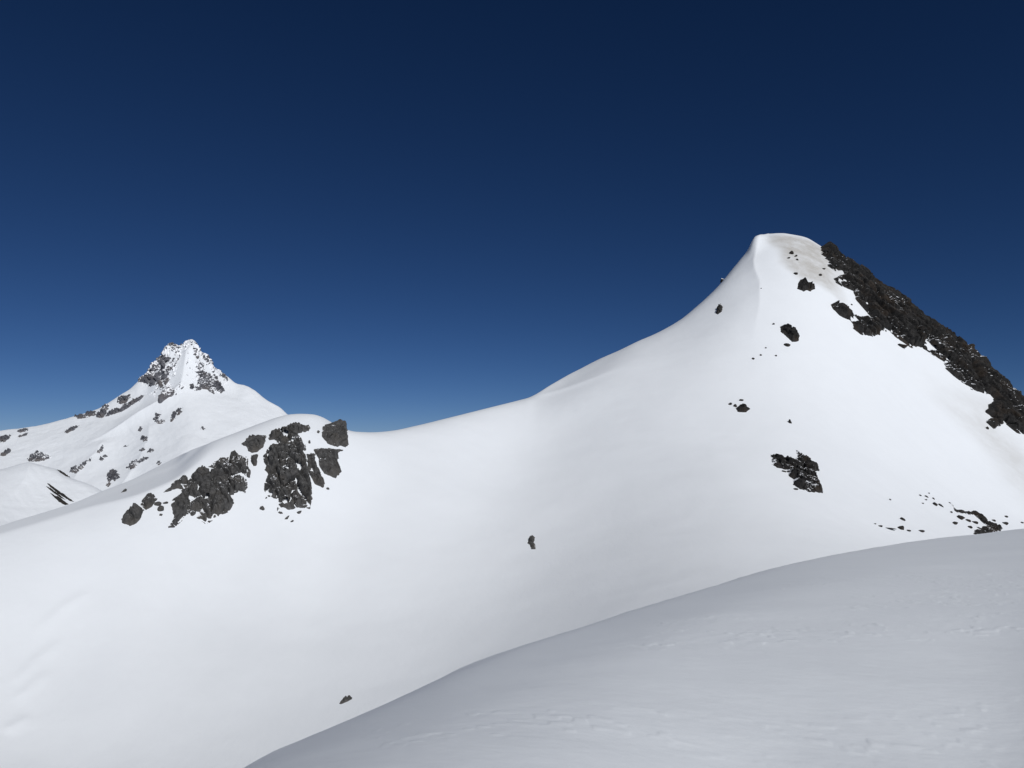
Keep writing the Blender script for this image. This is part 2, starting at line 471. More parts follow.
def fore_detail(X, Y):
    z = 0.03 * fbm(X / 4.0, Y / 3.0, 41, 3) + 0.005 * fbm((X * .9 + Y * .4) / 0.35, (Y * .9 - X * .4) / 1.0, 43, 4)
    crust = sstep(fbm((X * .95 + Y * .3) / 6.0, (Y * .95 - X * .3) / 1.6, 51, 4), 0.04, 0.40)
    chips = sstep(vnoise(X / 0.085, Y / 0.075, 55) + 0.35 * fbm(X / .5, Y / .3, 57, 2), 0.78, 0.98)
    near = np.clip(Y / 10.0, 0.12, 1.0)
    return z + 0.0065 * near * crust * chips + 0.003 * near * crust * fbm(X / .2, Y / .16, 59, 3)


near_slope = Terrain(A_f, Y_f, fore_z, SKY_FORE, 0.35, None, fore_detail)
o = near_slope.build('snow_slope', M_FORE)
o['kind'] = 'structure'; o['label'] = 'grey wind-crusted near snow slope falling away to the left'

# ---- the low snow ridge at the left edge, between the hump and the far mountain
SKY_MID = [(-300, 500), (-60, 480), (0, 470), (15, 466), (27.5, 462.8), (40, 465), (56, 469), (70, 477), (87.5, 483.5), (102.5, 491), (140, 510), (260, 560)]
MC = [(-300, 505, 1150, [(560, .4)]), (-100, 482, 1230, [(500, .25), (545, .4)]), (0, 470, 1300, [(490, .3), (535, .4)]), (28, 463, 1320, [(490, .5), (530, .45)]), (56, 469, 1310, [(490, .5), (525, .45)]), (88, 484, 1290, [(505, .5), (525, .4)]),
          (103, 491, 1280, [(520, .5)]), (140, 510, 1240, [(540, .5)]), (260, 560, 1150, [(600, .5)])]
A_s = np.concatenate([np.linspace(-1.2, -.7, 30, endpoint=False), np.arange(-.7, -.38, .0016), np.linspace(-.38, -.2, 12)]); Y_s = np.linspace(880, 1800, 300)
mid_z = loft(MC, lambda y: [(60, 12), (150, 60), (400, 260)], A_s, Y_s, 0.02, 6.0, lambda y, z: ([y * .9, 700], [z - 15, z - 60]))


def mid_feature(t):
    d, s, u = seg_dist(t.X, t.Y, plan(t, [(28, 463.5), (29, 472), (26, 482), (14, 494), (-5, 506)]))
    return 9 * np.exp(-d / 22.0) * sstep(u, 1.0, 0.3)


spur = Terrain(A_s, Y_s, mid_z, SKY_MID, 0.8, mid_feature,
               lambda X, Y: 2.0 * fbm(X / 90, Y / 90, 61, 4) + 0.7 * fbm((X + Y) / 10, (Y - X) / 60, 63, 3))
o = spur.build('snow_spur', M_FAR); o['kind'] = 'structure'; o['label'] = 'smooth low snow spur in front of the distant mountain'

# ---- the far mountain
SKY_FAR = [(-500, 520), (-200, 462), (-60, 440), (0, 431), (20, 428), (41, 425), (62, 419.5), (72, 416.5), (84, 413.5), (97, 409.5), (110, 401.5), (120, 395), (130, 388.5), (139, 380.5), (150, 373), (153, 367), (162, 357), (167, 348), (171, 344.5), (181, 345.5), (186, 342),
           (190, 339), (193, 338.3), (196, 342.5), (200, 349), (209, 358.5), (217, 369), (228, 376.5), (236, 383), (244, 385.3), (255, 391), (266, 400), (280, 407), (289, 414.5), (310, 428), (340, 440), (450, 480), (700, 560)]
RC = [(-500, 520, 3300, [(560, .4)]), (-200, 462, 3500, [(500, .35), (540, .4)]), (-60, 440, 3650, [(470, .4), (520, .4)]), (0, 431, 3750, [(450, .4), (480, .35), (520, .4)]), (41, 425, 3800, [(455, .42), (480, .45), (515, .4)]),
          (97, 409, 3880, [(420, .55), (450, .42), (500, .5)]), (130, 388, 3950, [(410, .8), (430, .5), (490, .52)]), (152, 365, 4010, [(400, .95), (430, .55), (490, .52)]), (171, 343, 4040, [(395, 1.1), (430, .6), (490, .5)]),
          (190, 340, 4050, [(392, 1.05), (430, .55), (480, .5)]), (209, 357, 4030, [(392, .95), (430, .55), (470, .5)]), (228, 376, 4000, [(395, .75), (440, .5)]), (255, 391, 3950, [(440, .52)]), (289, 414, 3870, [(450, .5)]), (340, 440, 3760, [(470, .5)]), (450, 480, 3600, [(500, .5)]), (700, 560, 3300, [(590, .5)])]
A_r = np.concatenate([np.linspace(-1.3, -.68, 40, endpoint=False), np.arange(-.68, -.24, .0011), np.linspace(-.24, .3, 40)]); Y_r = np.linspace(2900, 5000, 560)
far_z = loft(RC, lambda y: [(60, 30), (260, 180), (900, 650)], A_r, Y_r, 0.012, 6.0, lambda y, z: ([y * .95, 2500], [z - 60, z - 300]))


def far_feature(t):
    d, s, u = seg_dist(t.X, t.Y, plan(t, [(186, 360), (181, 392), (166, 405), (145, 417), (125, 428), (100, 440), (60, 455)]))
    out = 48 * np.exp(-d / 75.0) * sstep(u, 1.0, 0.5)
    d, s, u = seg_dist(t.X, t.Y, plan(t, [(150, 420), (148, 440), (140, 460), (120, 490)]))
    out += 12 * np.exp(-d / 40.0) * sstep(u, 0.0, 0.2)
    d, s, u = seg_dist(t.X, t.Y, plan(t, [(105, 440), (96, 455), (80, 470), (70, 490)]))
    out += 12 * np.exp(-d / 45.0) * sstep(u, 0.0, 0.2)
    return out


far = Terrain(A_r, Y_r, far_z, SKY_FAR, 0.86, far_feature,
              lambda X, Y: 9 * fbm(X / 260, Y / 260, 71, 5) + 3.0 * fbm((X * .8 + Y * .6) / 45, (Y * .8 - X * .6) / 140, 73, 4))
o = far.build('mountain', M_FAR); o['kind'] = 'structure'; o['label'] = 'distant snow mountain with a pyramid summit at the left'

# ---- a snow-covered lowland under everything, out to the horizon
s = 40000.0
o = link_mesh('snowfield', [(-s, -s, -700), (s, -s, -700), (s, s, -700), (-s, s, -700)], [(0, 1, 2, 3)], M_FAR); o['kind'] = 'structure'


# ------------------------------------------------------------------ rocks
def blocks(x, y, k, strike, stretch, fine=1.0):
    ca, sa = math.cos(strike), math.sin(strike)
    u, v = (ca * x + sa * y) / stretch, (-sa * x + ca * y)
    tot = 0
    for q, (sc, amp) in enumerate(((1.0, 1.0), (0.42, 0.5 * fine), (0.17, 0.2 * fine))):
        wx = u / sc + 0.25 * fbm(u / sc * 1.7, v / sc * 1.7, k + 80 + q, 2); wy = v / sc + 0.25 * fbm(u / sc * 1.7 + 9, v / sc * 1.7, k + 90 + q, 2)
        f1, f2, dx, dy, r1, r2, r3 = worley(wx, wy, k + 100 * q)
        hh = (r1 - 0.5) * 1.0 + dx * (r2 - 0.5) * 0.9 + dy * (r3 - 0.6) * 1.0
        hh = hh - 0.9 * sstep(f2 - f1, 0.24, 0.0)
        tot = tot + amp * hh
    return tot                                          # roughly -1 .. 1


def outcrop(name, label, cat, poly, terr, height, cell, mat, group=None, snow=0.0, rough=1.0, strike=0.5, stretch=1.0, seed=0, edge=0.35, step_px=0.6, lift=0.0, holes=0.0, back=0.0, fine=0.7, ribs=None, fuzz=0.08, ramp=0.55, grow=0.0):
    dense = []
    n = len(poly)
    for q in range(n):
        (x0, y0), (x1, y1) = poly[q], poly[(q + 1) % n]
        k = max(1, int(math.hypot(x1 - x0, y1 - y0) / 2.0))
        dense += [(x0 + (x1 - x0) * i / k, y0 + (y1 - y0) * i / k) for i in range(k)]
    P3 = np.array([terr.hit(*p) for p in dense])
    if back:                                            # carry skyline rock over the crest
        up = np.array([ray(*p)[1] for p in dense]) > P3[:, 2] / P3[:, 1] + 1e-5
        P3[up] *= 1 + back
    P = [tuple(p) for p in P3[:, :2]]
    ymean = float(P3[:, 1].mean()); px = ymean / F
    step = px * step_px
    pad = 3 * step + edge * cell + grow
    x0, x1 = P3[:, 0].min() - pad, P3[:, 0].max() + pad; y0, y1 = P3[:, 1].min() - pad, P3[:, 1].max() + pad
    nx, ny = int((x1 - x0) / step) + 2, int((y1 - y0) / step) + 2
    X, Y = np.meshgrid(np.linspace(x0, x1, nx), np.linspace(y0, y1, ny), indexing='ij')
    sd = poly_sd(X.ravel(), Y.ravel(), P).reshape(X.shape)
    sd = sd + grow + edge * cell * fbm(X / cell * 1.3, Y / cell * 1.3, seed + 5, 4)
    B = blocks(X / cell, Y / cell, seed, strike, stretch, fine)
    rib = 0.0
    if ribs:                                             # buttresses and gullies running down from a summit
        (sx, sy), nr, amp = ribs
        th = np.arctan2(X - sx, -(Y - sy) + 1e-6); rr = np.hypot(X - sx, Y - sy)
        rib = fbm(th * nr, rr / 160.0, seed + 200, 3) * 2.0 * sstep(rr, 20, 90)
        B = 0.85 * B + amp * rib
    body = sstep(sd, -0.05 * cell, ramp * cell)
    h = height * body * (0.62 + 0.55 * rough * B) + height * lift * body
    if holes: h = h - height * 1.5 * sstep(fbm(X / cell / 0.9, Y / cell / 0.9, seed + 40, 3), 0.70 - holes, 0.80 - holes)
    else: h = np.maximum(h, 0.16 * height * body)
    h = np.where(sd < 0, np.minimum(h, 0.4 * sd), h) - 0.02 * height
    Zt = terr.height(X, Y)
    N = terr.normal(X, Y, max(2 * step, px * 2))
    V = np.stack([X, Y, Zt], -1) + N * h[..., None]
    V[..., 0] += fuzz * cell * fbm(X / cell * 2.6, Y / cell * 2.6, seed + 60, 3) * body
    V[..., 1] += fuzz * cell * fbm(X / cell * 2.6, Y / cell * 2.6, seed + 66, 3) * body
    du = np.gradient(V, axis=0); dv = np.gradient(V, axis=1)
    nn = np.cross(du, dv); nn /= np.linalg.norm(nn, axis=-1, keepdims=True) + 1e-12
    base_nz = N[..., 2]
    sn = (nn[..., 2] - base_nz) * 1.3 - (B * 0.25) + 0.55 * fbm(X / cell * 0.9, Y / cell * 0.9, seed + 70, 3) - 0.3 * rib
    thr = np.quantile(sn[sd > 0], 1 - snow) if snow > 0 and (sd > 0).any() else 9
    sn = 0.48 + np.clip((sn - thr) * 1.1, -0.5, 0.5) if snow > 0 else np.zeros_like(sn)
    keep = (sd > -0.6 * cell * edge - 2.5 * step) & (h > -max(0.35 * height, 2 * step))
    fc = grid_faces(nx, ny)
    kf = keep.ravel()[fc].all(1); fc = fc[kf]
    used = np.unique(fc); remap = np.full(nx * ny, -1); remap[used] = np.arange(len(used))
    org = np.array([P3[:, 0].mean(), P3[:, 1].mean(), P3[:, 2].min()])
    o = link_mesh(name, V.reshape(-1, 3)[used] - org, remap[fc], mat, False, {'snow': sn.ravel()[used]})
    o.location = org
    o['label'] = label; o['category'] = cat
    if group: o['group'] = group
    return o


_bm = {}


def ico(sub):
    if sub not in _bm:
        import bmesh
        b = bmesh.new(); bmesh.ops.create_icosphere(b, subdivisions=sub, radius=1.0)
        _bm[sub] = (np.array([v.co[:] for v in b.verts]), np.array([[v.index for v in f.verts] for f in b.faces])); b.free()
    return _bm[sub]


def boulder(label, cx, cy, w, h, terr, mat, group=None, ang=0.0, seed=0, snow=0.0, name='rock', cat='rock', sink=0.15, ncut=15):
    """a faceted rock bedded in the snow; w, h its size in photo pixels, ang its lean in the picture"""
    P = terr.hit(cx, cy)
    px = P[1] / F
    rs = np.random.RandomState(seed + 1)
    v, f = ico(4)
    nrm = rs.normal(size=(ncut, 3)); nrm /= np.linalg.norm(nrm, axis=1, keepdims=True)
    c = rs.uniform(0.62, 1.0, ncut)
    dots = v @ nrm.T
    r = np.min(np.where(dots > 0.05, c / np.maximum(dots, 0.05), 9), 1); r = np.minimum(r, 1.12)
    s = v * r[:, None]
    s[:, 0] += 0.05 * fbm(s[:, 1] * 2.2 + seed, s[:, 2] * 2.2, seed, 3)
    s *= (1 + 0.14 * fbm(s[:, 0] * 3 + s[:, 2] * 2, s[:, 1] * 3 - s[:, 2] * 2, seed + 3, 3))[:, None]
    s[:, 0] /= np.abs(s[:, 0]).max(); s[:, 1] /= np.abs(s[:, 1]).max(); s[:, 2] /= np.abs(s[:, 2]).max()
    a, b = w * px / 2, h * px / 2
    s = s * np.array([a, 0.5 * (a + b), b])
    ca, sn_ = math.cos(ang), math.sin(ang)
    s = np.stack([ca * s[:, 0] - sn_ * s[:, 2], s[:, 1], sn_ * s[:, 0] + ca * s[:, 2]], 1)
    N = terr.normal(np.array([P[0]]), np.array([P[1]]), px * 2)[0]
    loc = P + N * (0.5 * (a + b)) * (0.42 - sink) * np.array([0, .3, 1])
    up = s[:, 2] / b
    sn = np.where(snow > 0, 0.48 + np.clip((up - (1 - 1.6 * snow)) * 0.9, -.5, .5), 0.0)
    o = link_mesh(name, s, f, mat, False, {'snow': sn})
    o.location = loc
    o['label'] = label; o['category'] = cat
    if group: o['group'] = group
    return o


# ------------------------------------------------------------------ the rock outcrop on the left hump
HUMP = 'rock masses breaking through the snow of the left hump'
outcrop('rock_outcrop', 'largest dark outcrop of the left hump, a tall craggy column reaching down from the crest', 'outcrop',
        [(268, 435.6), (275, 432), (281, 429), (291, 424), (299, 424), (309, 425), (310, 429), (306, 433), (299, 434), (302.5, 441), (307, 450), (305.5, 457.5), (309, 475), (311, 492.5), (312, 510),
         (306, 507.5), (300, 507), (293, 509), (285, 509), (284, 515.6), (276, 514), (274, 510), (277.5, 500), (272, 497.5), (266, 498), (267, 495), (262.5, 487.5), (262.5, 483), (266, 475), (263, 470), (265.6, 466), (262.5, 460), (262.5, 454), (266, 446.5), (279, 444), (270, 440)],
        ridge, 2.7, 3.0, M_ROCK, HUMP, snow=0.07, strike=-0.7, stretch=1.35, seed=3, edge=0.28, step_px=0.5, holes=0.18)
outcrop('rock_outcrop', 'wide jagged outcrop with snow pockets, left of the tall craggy column', 'outcrop',
        [(208, 467), (211, 462.5), (220, 460.6), (227.5, 457), (235, 452), (240, 454), (246, 455), (249, 461), (250.6, 472.5), (249, 490), (246, 493), (235, 495.6), (230, 495), (232.5, 506), (229, 512.5), (220, 517.5), (210, 524),
         (205, 524), (197.5, 519), (199, 512), (196, 511), (190, 520), (188.5, 519), (191, 511), (182.5, 521), (174, 529), (167.5, 529.5), (166, 526), (174, 519), (172.5, 512.5), (172, 506), (174, 499), (184, 489), (177, 488), (171, 490), (162.5, 493), (171, 487),
         (172.5, 484), (184, 476), (187.5, 477.5), (188, 482.5), (191, 474), (201, 469), (205, 471), (216, 472.5), (214, 470)],
        ridge, 2.6, 3.6, M_ROCK, HUMP, snow=0.12, strike=-0.75, stretch=1.5, seed=11, edge=0.22, step_px=0.5, holes=0.17, ramp=0.4)
outcrop('rock', 'brownish block at the top between the wide outcrop and the tall column', 'rock',
        [(241, 444), (248, 438), (252.5, 435.6), (260, 435), (267.5, 435), (266, 441), (262.5, 447.5), (257, 452), (252, 453), (247.5, 451.5), (245.6, 447.5)],
        ridge, 1.7, 2.4, M_ROCK, HUMP, snow=0.05, strike=0.4, stretch=1.1, seed=21, edge=0.15, step_px=0.45)
outcrop('rock', 'small dark knob just below the brownish block on the left hump', 'rock',
        [(250, 454.5), (254, 455), (258, 454.5), (257.5, 461), (257, 466), (252.5, 467.5), (250.5, 462)], ridge, 1.6, 1.8, M_ROCK, HUMP, strike=0.9, seed=27, edge=0.12, step_px=0.45)
outcrop('rock', 'rounded block standing on the skyline at the right end of the left hump', 'rock',
        [(321, 431), (325, 424.5), (331, 423), (335, 422.5), (342.5, 422.5), (348, 427.5), (348, 438.7), (349, 445), (346, 448), (341, 446), (336, 447), (327.5, 444), (322.5, 437.5)],
        ridge, 2.8, 3.4, M_ROCK, HUMP, snow=0.03, strike=1.2, stretch=1.2, seed=31, edge=0.12, step_px=0.45, rough=0.8, back=0.012)
outcrop('rock', 'pointed block directly below the rounded skyline block of the left hump', 'rock',
        [(314, 450), (321, 447.5), (331, 448), (344, 449.5), (344, 451), (339, 453), (340, 459), (337, 461), (342, 471), (336, 479), (330, 477), (324, 474), (319, 466), (317.5, 457.5)],
        ridge, 2.0, 2.8, M_ROCK, HUMP, snow=0.03, strike=-0.5, stretch=1.3, seed=37, edge=0.15, step_px=0.45)
outcrop('rock', 'narrow sloping slab between the tall column and the pointed block', 'rock',
        [(307, 454), (311, 452), (315.6, 454), (315, 460), (318, 467.5), (322.5, 476), (325.6, 484), (322.5, 487.5), (315, 484), (310, 476), (307.5, 469), (307.5, 461)],
        ridge, 2.0, 2.0, M_ROCK, HUMP, snow=0.05, strike=-0.9, stretch=1.8, seed=41, edge=0.15, step_px=0.45)
outcrop('rock', 'lowest rounded boulder at the far left end of the left hump rocks', 'rock',
        [(120, 519), (125, 511), (131, 506), (136, 502.5), (139, 506), (144, 510), (140.5, 518), (136, 524), (130, 526.5), (123.5, 524.5)],
        ridge, 2.3, 2.6, M_ROCK, HUMP, strike=-0.6, stretch=1.3, seed=47, edge=0.12, step_px=0.45, rough=0.8)
outcrop('rock', 'oval boulder just above the lowest rounded boulder, its middle crossed by snow', 'rock',
        [(140.6, 501), (145, 496), (154, 493.5), (157.5, 498.5), (152.5, 506), (146, 510), (140.5, 505.5)],
        ridge, 1.9, 2.2, M_ROCK, HUMP, snow=0.10, strike=-0.5, stretch=1.6, seed=53, edge=0.12, step_px=0.45, rough=0.9)
for lab, cx, cy, w, h, ang, q in [
        ('leaning stone right of the oval boulder on the left hump', 157.5, 505, 8, 5.5, 0.6, 1),
        ('upright stone between the oval boulder and the wide outcrop', 161, 510, 6, 8, 0.2, 2),
        ('small stone under the upright stone beside the wide outcrop', 160.7, 515.3, 4, 3, 0.2, 3),
        ('flat sliver of rock at the left edge of the wide outcrop', 165, 503.4, 6, 2.2, 0.25, 4),
        ('thin curved rock sliver alone on the snow above the oval boulder', 124, 491.8, 8, 2.6, 0.75, 5),
        ('small upright stone in the snow gap right of the tall column top', 309.5, 443, 2.2, 5, 0.1, 6),
        ('small stone touching the left side of the rounded skyline block', 318.4, 432.6, 3, 4, -0.3, 7),
        ('small stone lying right of the narrow slab tip', 327.6, 488.9, 4.2, 2.6, -0.3, 8),
        ('dark stone left of the foot of the tall column', 262.4, 509, 6, 5, 0.1, 9),
        ('slanting stone sliver below the foot of the tall column', 286.8, 518.6, 8, 2.6, 0.8, 10),
        ('smallest stone below the foot of the tall column', 292, 521.6, 4, 2.2, 0.4, 11),
        ('stone at the right below the foot of the tall column', 299, 513, 6, 3, 0.5, 12)]:
    boulder(lab, cx, cy, w, h, ridge, M_ROCK, 'loose stones round the left hump rocks', ang, 60 + q, name='stone', cat='stone')

# ------------------------------------------------------------------ the steep peak on the right
outcrop('rock_band', 'long black rock band forming the right skyline of the steep snow peak', 'rock band',
        [(820, 250), (820.6, 257), (827.5, 260), (827, 266), (835, 270.6), (842.5, 271), (843, 275), (834, 279), (835.6, 283), (842.5, 287.5), (854, 291), (854, 297.5), (860, 305), (865, 311), (869, 316), (865, 319), (857.5, 315), (847.5, 310),
         (842.5, 305), (834, 302), (830.6, 305), (832.5, 310), (840, 316), (850, 320), (854, 325), (854, 329), (860, 334), (874, 338), (879, 334), (882.5, 331), (892.5, 335), (900, 340.6), (910, 347), (920, 347.5), (929, 352.5), (936, 357), (942, 361), (946, 369),
         (953.5, 376), (965, 384), (971, 389), (978.5, 392), (990, 394), (994, 399), (989, 406), (985, 412), (991, 416), (986.6, 422.5), (994, 429), (1004, 422.5), (1016, 432), (1024, 435), (1060, 452), (1090, 470),
         (1090, 445), (1060, 420), (1024, 396), (1018.5, 388.8), (1008.5, 387), (1002, 379), (991, 371), (982, 360), (976, 351), (966, 340.6), (956, 334), (945, 327.5), (932.5, 317.5), (920, 310), (907.5, 300), (897.5, 288.8), (884, 282), (867.5, 272), (855, 264.4), (846, 257), (832.5, 249.4), (822.5, 245)],
        ridge, 4.8, 7.5, M_DARK, None, rough=1.3, fine=0.9, snow=0.08, strike=-0.55, stretch=1.9, ramp=0.22, seed=71, edge=0.14, step_px=0.5, holes=0.12, back=0.03)
PEAK = 'dark rocks on the steep snow face of the right peak'
outcrop('rock', 'two-lobed black rock below the grey summit snow of the right peak', 'rock',
        [(797, 289), (799, 279.5), (803.5, 278.5), (807, 282.5), (813, 283), (815.6, 289), (811, 292), (807, 290.5), (803.5, 291.5)], ridge, 3.0, 3.2, M_DARK, PEAK, strike=0.3, seed=81, edge=0.15, step_px=0.4)
outcrop('rock', 'rounded dark boulder alone in the middle of the upper right snow face', 'rock',
        [(779, 326.5), (784, 324.2), (789, 325), (795, 330), (799.7, 335.5), (799, 342), (792, 342), (786, 337), (780.5, 331.5)], ridge, 3.6, 4.0, M_DARK, PEAK, strike=-0.6, stretch=1.3, seed=83, edge=0.12, step_px=0.4)
outcrop('rock', 'dark rock left of the arete with a white snow pillow above it', 'rock',
        [(715.6, 313.5), (716.8, 307.5), (720.6, 303.6), (723.5, 307.5), (722, 311.5), (717.5, 314.8)], ridge, 2.6, 2.6, M_DARK, PEAK, snow=0.12, strike=0.9, seed=85, edge=0.12, step_px=0.35)
outcrop('rock', 'dark broad rock of the small cluster left of the middle of the face', 'rock',
        [(734.5, 408), (740, 405), (746, 405.5), (750.5, 408.8), (746.5, 412.5), (738, 412)], ridge, 2.2, 2.6, M_DARK, PEAK, strike=-0.2, seed=87, edge=0.15, step_px=0.35)
outcrop('rock_outcrop', 'ragged snow-streaked black outcrop low on the right face below the middle', 'outcrop',
        [(771, 459), (772, 453.8), (778.4, 456), (784.4, 458), (793, 460), (796.6, 457.3), (795.9, 450), (801.6, 455), (806, 460), (814.5, 464.5), (821.7, 472.4), (814.5, 471), (811, 470), (817, 476), (818, 481), (821.7, 486), (820, 488), (824.5, 493),
         (818, 492.4), (808.8, 491.7), (800, 489), (791.6, 484.6), (793.7, 478.8), (788.7, 476), (786.6, 470), (777, 468), (771, 465)],
        ridge, 2.6, 2.6, M_DARK, PEAK, snow=0.22, strike=-0.6, stretch=1.5, seed=91, edge=0.30, step_px=0.4, holes=0.20)
outcrop('rock_outcrop', 'low broken black outcrop at the bottom right beside the near slope', 'outcrop',
        [(949.7, 503), (953, 505), (956, 509.5), (964, 511), (970, 512), (975, 510.5), (980, 514.5), (988, 521), (996, 524), (1004, 529), (998, 532), (985, 535), (974, 534), (975, 528), (986.6, 526.5), (978.6, 519), (974, 515), (964.2, 513.7), (956, 512), (952, 508)],
        ridge, 1.0, 1.7, M_DARK, PEAK, snow=0.14, strike=-0.6, stretch=1.5, seed=95, edge=0.40, step_px=0.3, holes=0.30)
SM = 'stones scattered over the right peak'
for lab, cx, cy, w, h, ang, q, grp in [
        ('largest stone of the crossed cluster on the grey snow below the summit', 791.7, 253.6, 5.5, 5, 0.4, 1, SM),
        ('thin stone at the lower left of the crossed cluster below the summit', 788.6, 258.2, 4, 1.8, 0.2, 2, SM),
        ('slanting stone at the right of the crossed cluster below the summit', 795.6, 256.3, 4.5, 2.2, 0.6, 3, SM),
        ('lowest stone of the crossed cluster below the summit', 797, 260, 3, 2.2, -0.5, 4, SM),
        ('angular stone just above the two-lobed black rock', 795.6, 274.2, 4.5, 4, -0.5, 5, SM),
        ('small stone between the two-lobed rock and the black band', 820, 275.5, 4, 3, 0.3, 6, SM),
        ('grey flat stone close to the upper left end of the black band', 823.7, 269.2, 4, 2.4, 0.4, 7, SM),
        ('dark stone under the rounded boulder of the upper face', 787, 345.6, 7, 4.5, 0.1, 8, SM),
        ('small stone left of the top of the rounded boulder', 773.4, 324.4, 2.8, 2.4, 0, 9, SM),
        ('small stone right of the arete, highest of the four tiny stones there', 765.8, 348.2, 2.4, 1.9, 0, 10, SM),
        ('tiny stone in the middle of the four near the arete foot', 760.8, 355.4, 2.4, 2.2, 0, 11, SM),
        ('lowest left stone of the four tiny stones near the arete foot', 753.2, 359.2, 3.2, 2.8, 0, 12, SM),
        ('right stone of the four tiny stones near the arete foot', 776, 356, 2.8, 2.2, 0, 13, SM),
        ('tiny stone on the bright snow just right of the arete', 761, 288.5, 1.8, 1.2, 0, 14, SM),
        ('black stone on the left skyline below the summit of the peak', 722.4, 279.5, 5, 5, 0.9, 15, SM),
        ('triangular black stone just below the middle of the long rock band', 902, 346.6, 11, 5.5, -0.1, 16, SM),
        ('stone at the snow inlet between the two prongs of the band', 851.5, 304.8, 2.4, 2, 0.2, 17, SM),
        ('upper left stone of the cluster left of the face middle', 730, 404.6, 4.2, 3.8, 0, 18, SM),
        ('top stone of the cluster left of the face middle', 741, 400.6, 5.5, 2.8, 0.2, 19, SM),
        ('stone touching the broad rock in the cluster left of the face middle', 735, 406.4, 4, 3.6, 0.5, 20, SM),
        ('single upright black stone above the ragged snow-streaked outcrop', 790.2, 422.8, 3.4, 6.5, 0.15, 21, SM),
        ('flat stone at the left edge of the ragged snow-streaked outcrop', 783.7, 471.7, 5, 2, -0.2, 22, SM),
        ('flat stone under the ragged snow-streaked outcrop', 796, 489.6, 6, 2.2, -0.1, 23, SM),
        ('lower left stone beside the right end of the long rock band', 987, 428.5, 3.4, 3.6, 0, 24, SM)]:
    boulder(lab, cx, cy, w, h, ridge, M_DARK, grp, ang, 200 + q, name='stone', cat='stone', snow=0.22 if q == 15 else 0)
LOW = 'stones round the low outcrop at the bottom right'
for lab, cx, cy, w, h, ang, q in [
        ('largest block left of the low broken outcrop', 960.2, 518.6, 9, 5, -0.15, 1),
        ('rounded block lowest left of the low broken outcrop', 954.7, 524, 7, 3.8, 0, 2),
        ('tiny stone above the largest block left of the low outcrop', 951.3, 512.6, 3.4, 2.2, 0, 3),
        ('flat stone right of the largest block at the low outcrop', 968, 521, 7, 2.6, -0.2, 4),
        ('stone in the snow tongue inside the low broken outcrop', 975.2, 523, 7, 3.2, -0.3, 5),
        ('small stone at the bottom left foot of the low outcrop', 969.6, 527.6, 5.5, 2.8, 0, 6),
        ('slanting stone left of the pair above the low outcrop', 935.2, 505, 6.5, 3, -0.8, 7),
        ('slanting stone right of the pair above the low outcrop', 941, 506, 6.5, 2.4, -0.7, 8),
        ('stone in the upper scatter, largest of the tiny ones above the slanting pair', 926.6, 497, 4.2, 2, -0.5, 9),
        ('faint leftmost stone of the upper scatter above the slanting pair', 920, 495.6, 3.4, 1.6, -0.2, 10),
        ('right stone of the upper scatter above the slanting pair', 933.6, 499, 3.6, 2, -0.7, 11),
        ('lowest stone of the upper scatter above the slanting pair', 925.8, 500, 3, 1.4, 0, 12),
        ('highest tiny stone of the upper scatter above the slanting pair', 928.8, 493.5, 1.8, 1.6, 0, 13),
        ('tiny flat stone left of the slanting pair', 922.6, 503.5, 2.6, 1.3, 0, 14),
        ('lone stone on the snow far left of the slanting pair', 890, 499.8, 2.4, 2, 0, 15),
        ('slanting stone above the line of stones at the foot of the peak', 902.5, 519.8, 6, 3, -0.6, 16),
        ('leftmost tiny stone of the line at the foot of the peak', 875, 524, 2.4, 1.5, 0, 17),
        ('second stone from the left of the line at the foot of the peak', 880.3, 526.6, 4.8, 2.8, -0.1, 18),
        ('tallest stone of the line at the foot of the peak', 901, 529, 7, 5, 0, 19),
        ('rightmost stone of the line at the foot of the peak', 921.6, 531.8, 7, 2.6, 0, 20),
        ('thin rock edge left of the tallest stone of the line', 890.5, 529.2, 12, 1.3, -0.14, 21),
        ('small stone right of the tallest stone of the line', 909, 531.2, 5, 2, -0.1, 22),
        ('stone above the right end of the low broken outcrop', 993.8, 521, 4.4, 2.6, -0.3, 23),
        ('lone stone high to the right of the low broken outcrop', 1006, 517, 4.4, 2.4, 0.1, 24),
        ('stone beside the right end of the low broken outcrop', 1005, 524, 6, 3, 0.1, 25),
        ('stone at the right picture edge beyond the low outcrop', 1022, 523, 4, 2, 0, 26)]:
    boulder(lab, cx, cy, w, h, ridge, M_DARK, LOW, ang, 300 + q, name='stone', cat='stone')

# ------------------------------------------------------------------ two lone rocks in the bowl
outcrop('rock', 'lone two-lobed rock in the middle of the snow bowl', 'rock', [(527.2, 543.5), (528.5, 538), (532, 536.6), (535.3, 537.3), (534, 542), (536.2, 547), (535.5, 549.3), (530.5, 549.3), (530, 545)],
        ridge, 1.3, 1.2, M_ROCK, None, snow=0.06, strike=0.4, seed=97, edge=0.1, step_px=0.3)
outcrop('rock', 'lone flat rock low in the bowl just above the near slope', 'rock', [(338.4, 703.8), (341.5, 700), (345, 697.4), (352, 697.2), (352.4, 699), (347, 702), (341, 704.2)],
        ridge, 0.75, 0.8, M_ROCK, None, strike=0.6, seed=99, edge=0.1, step_px=0.3)

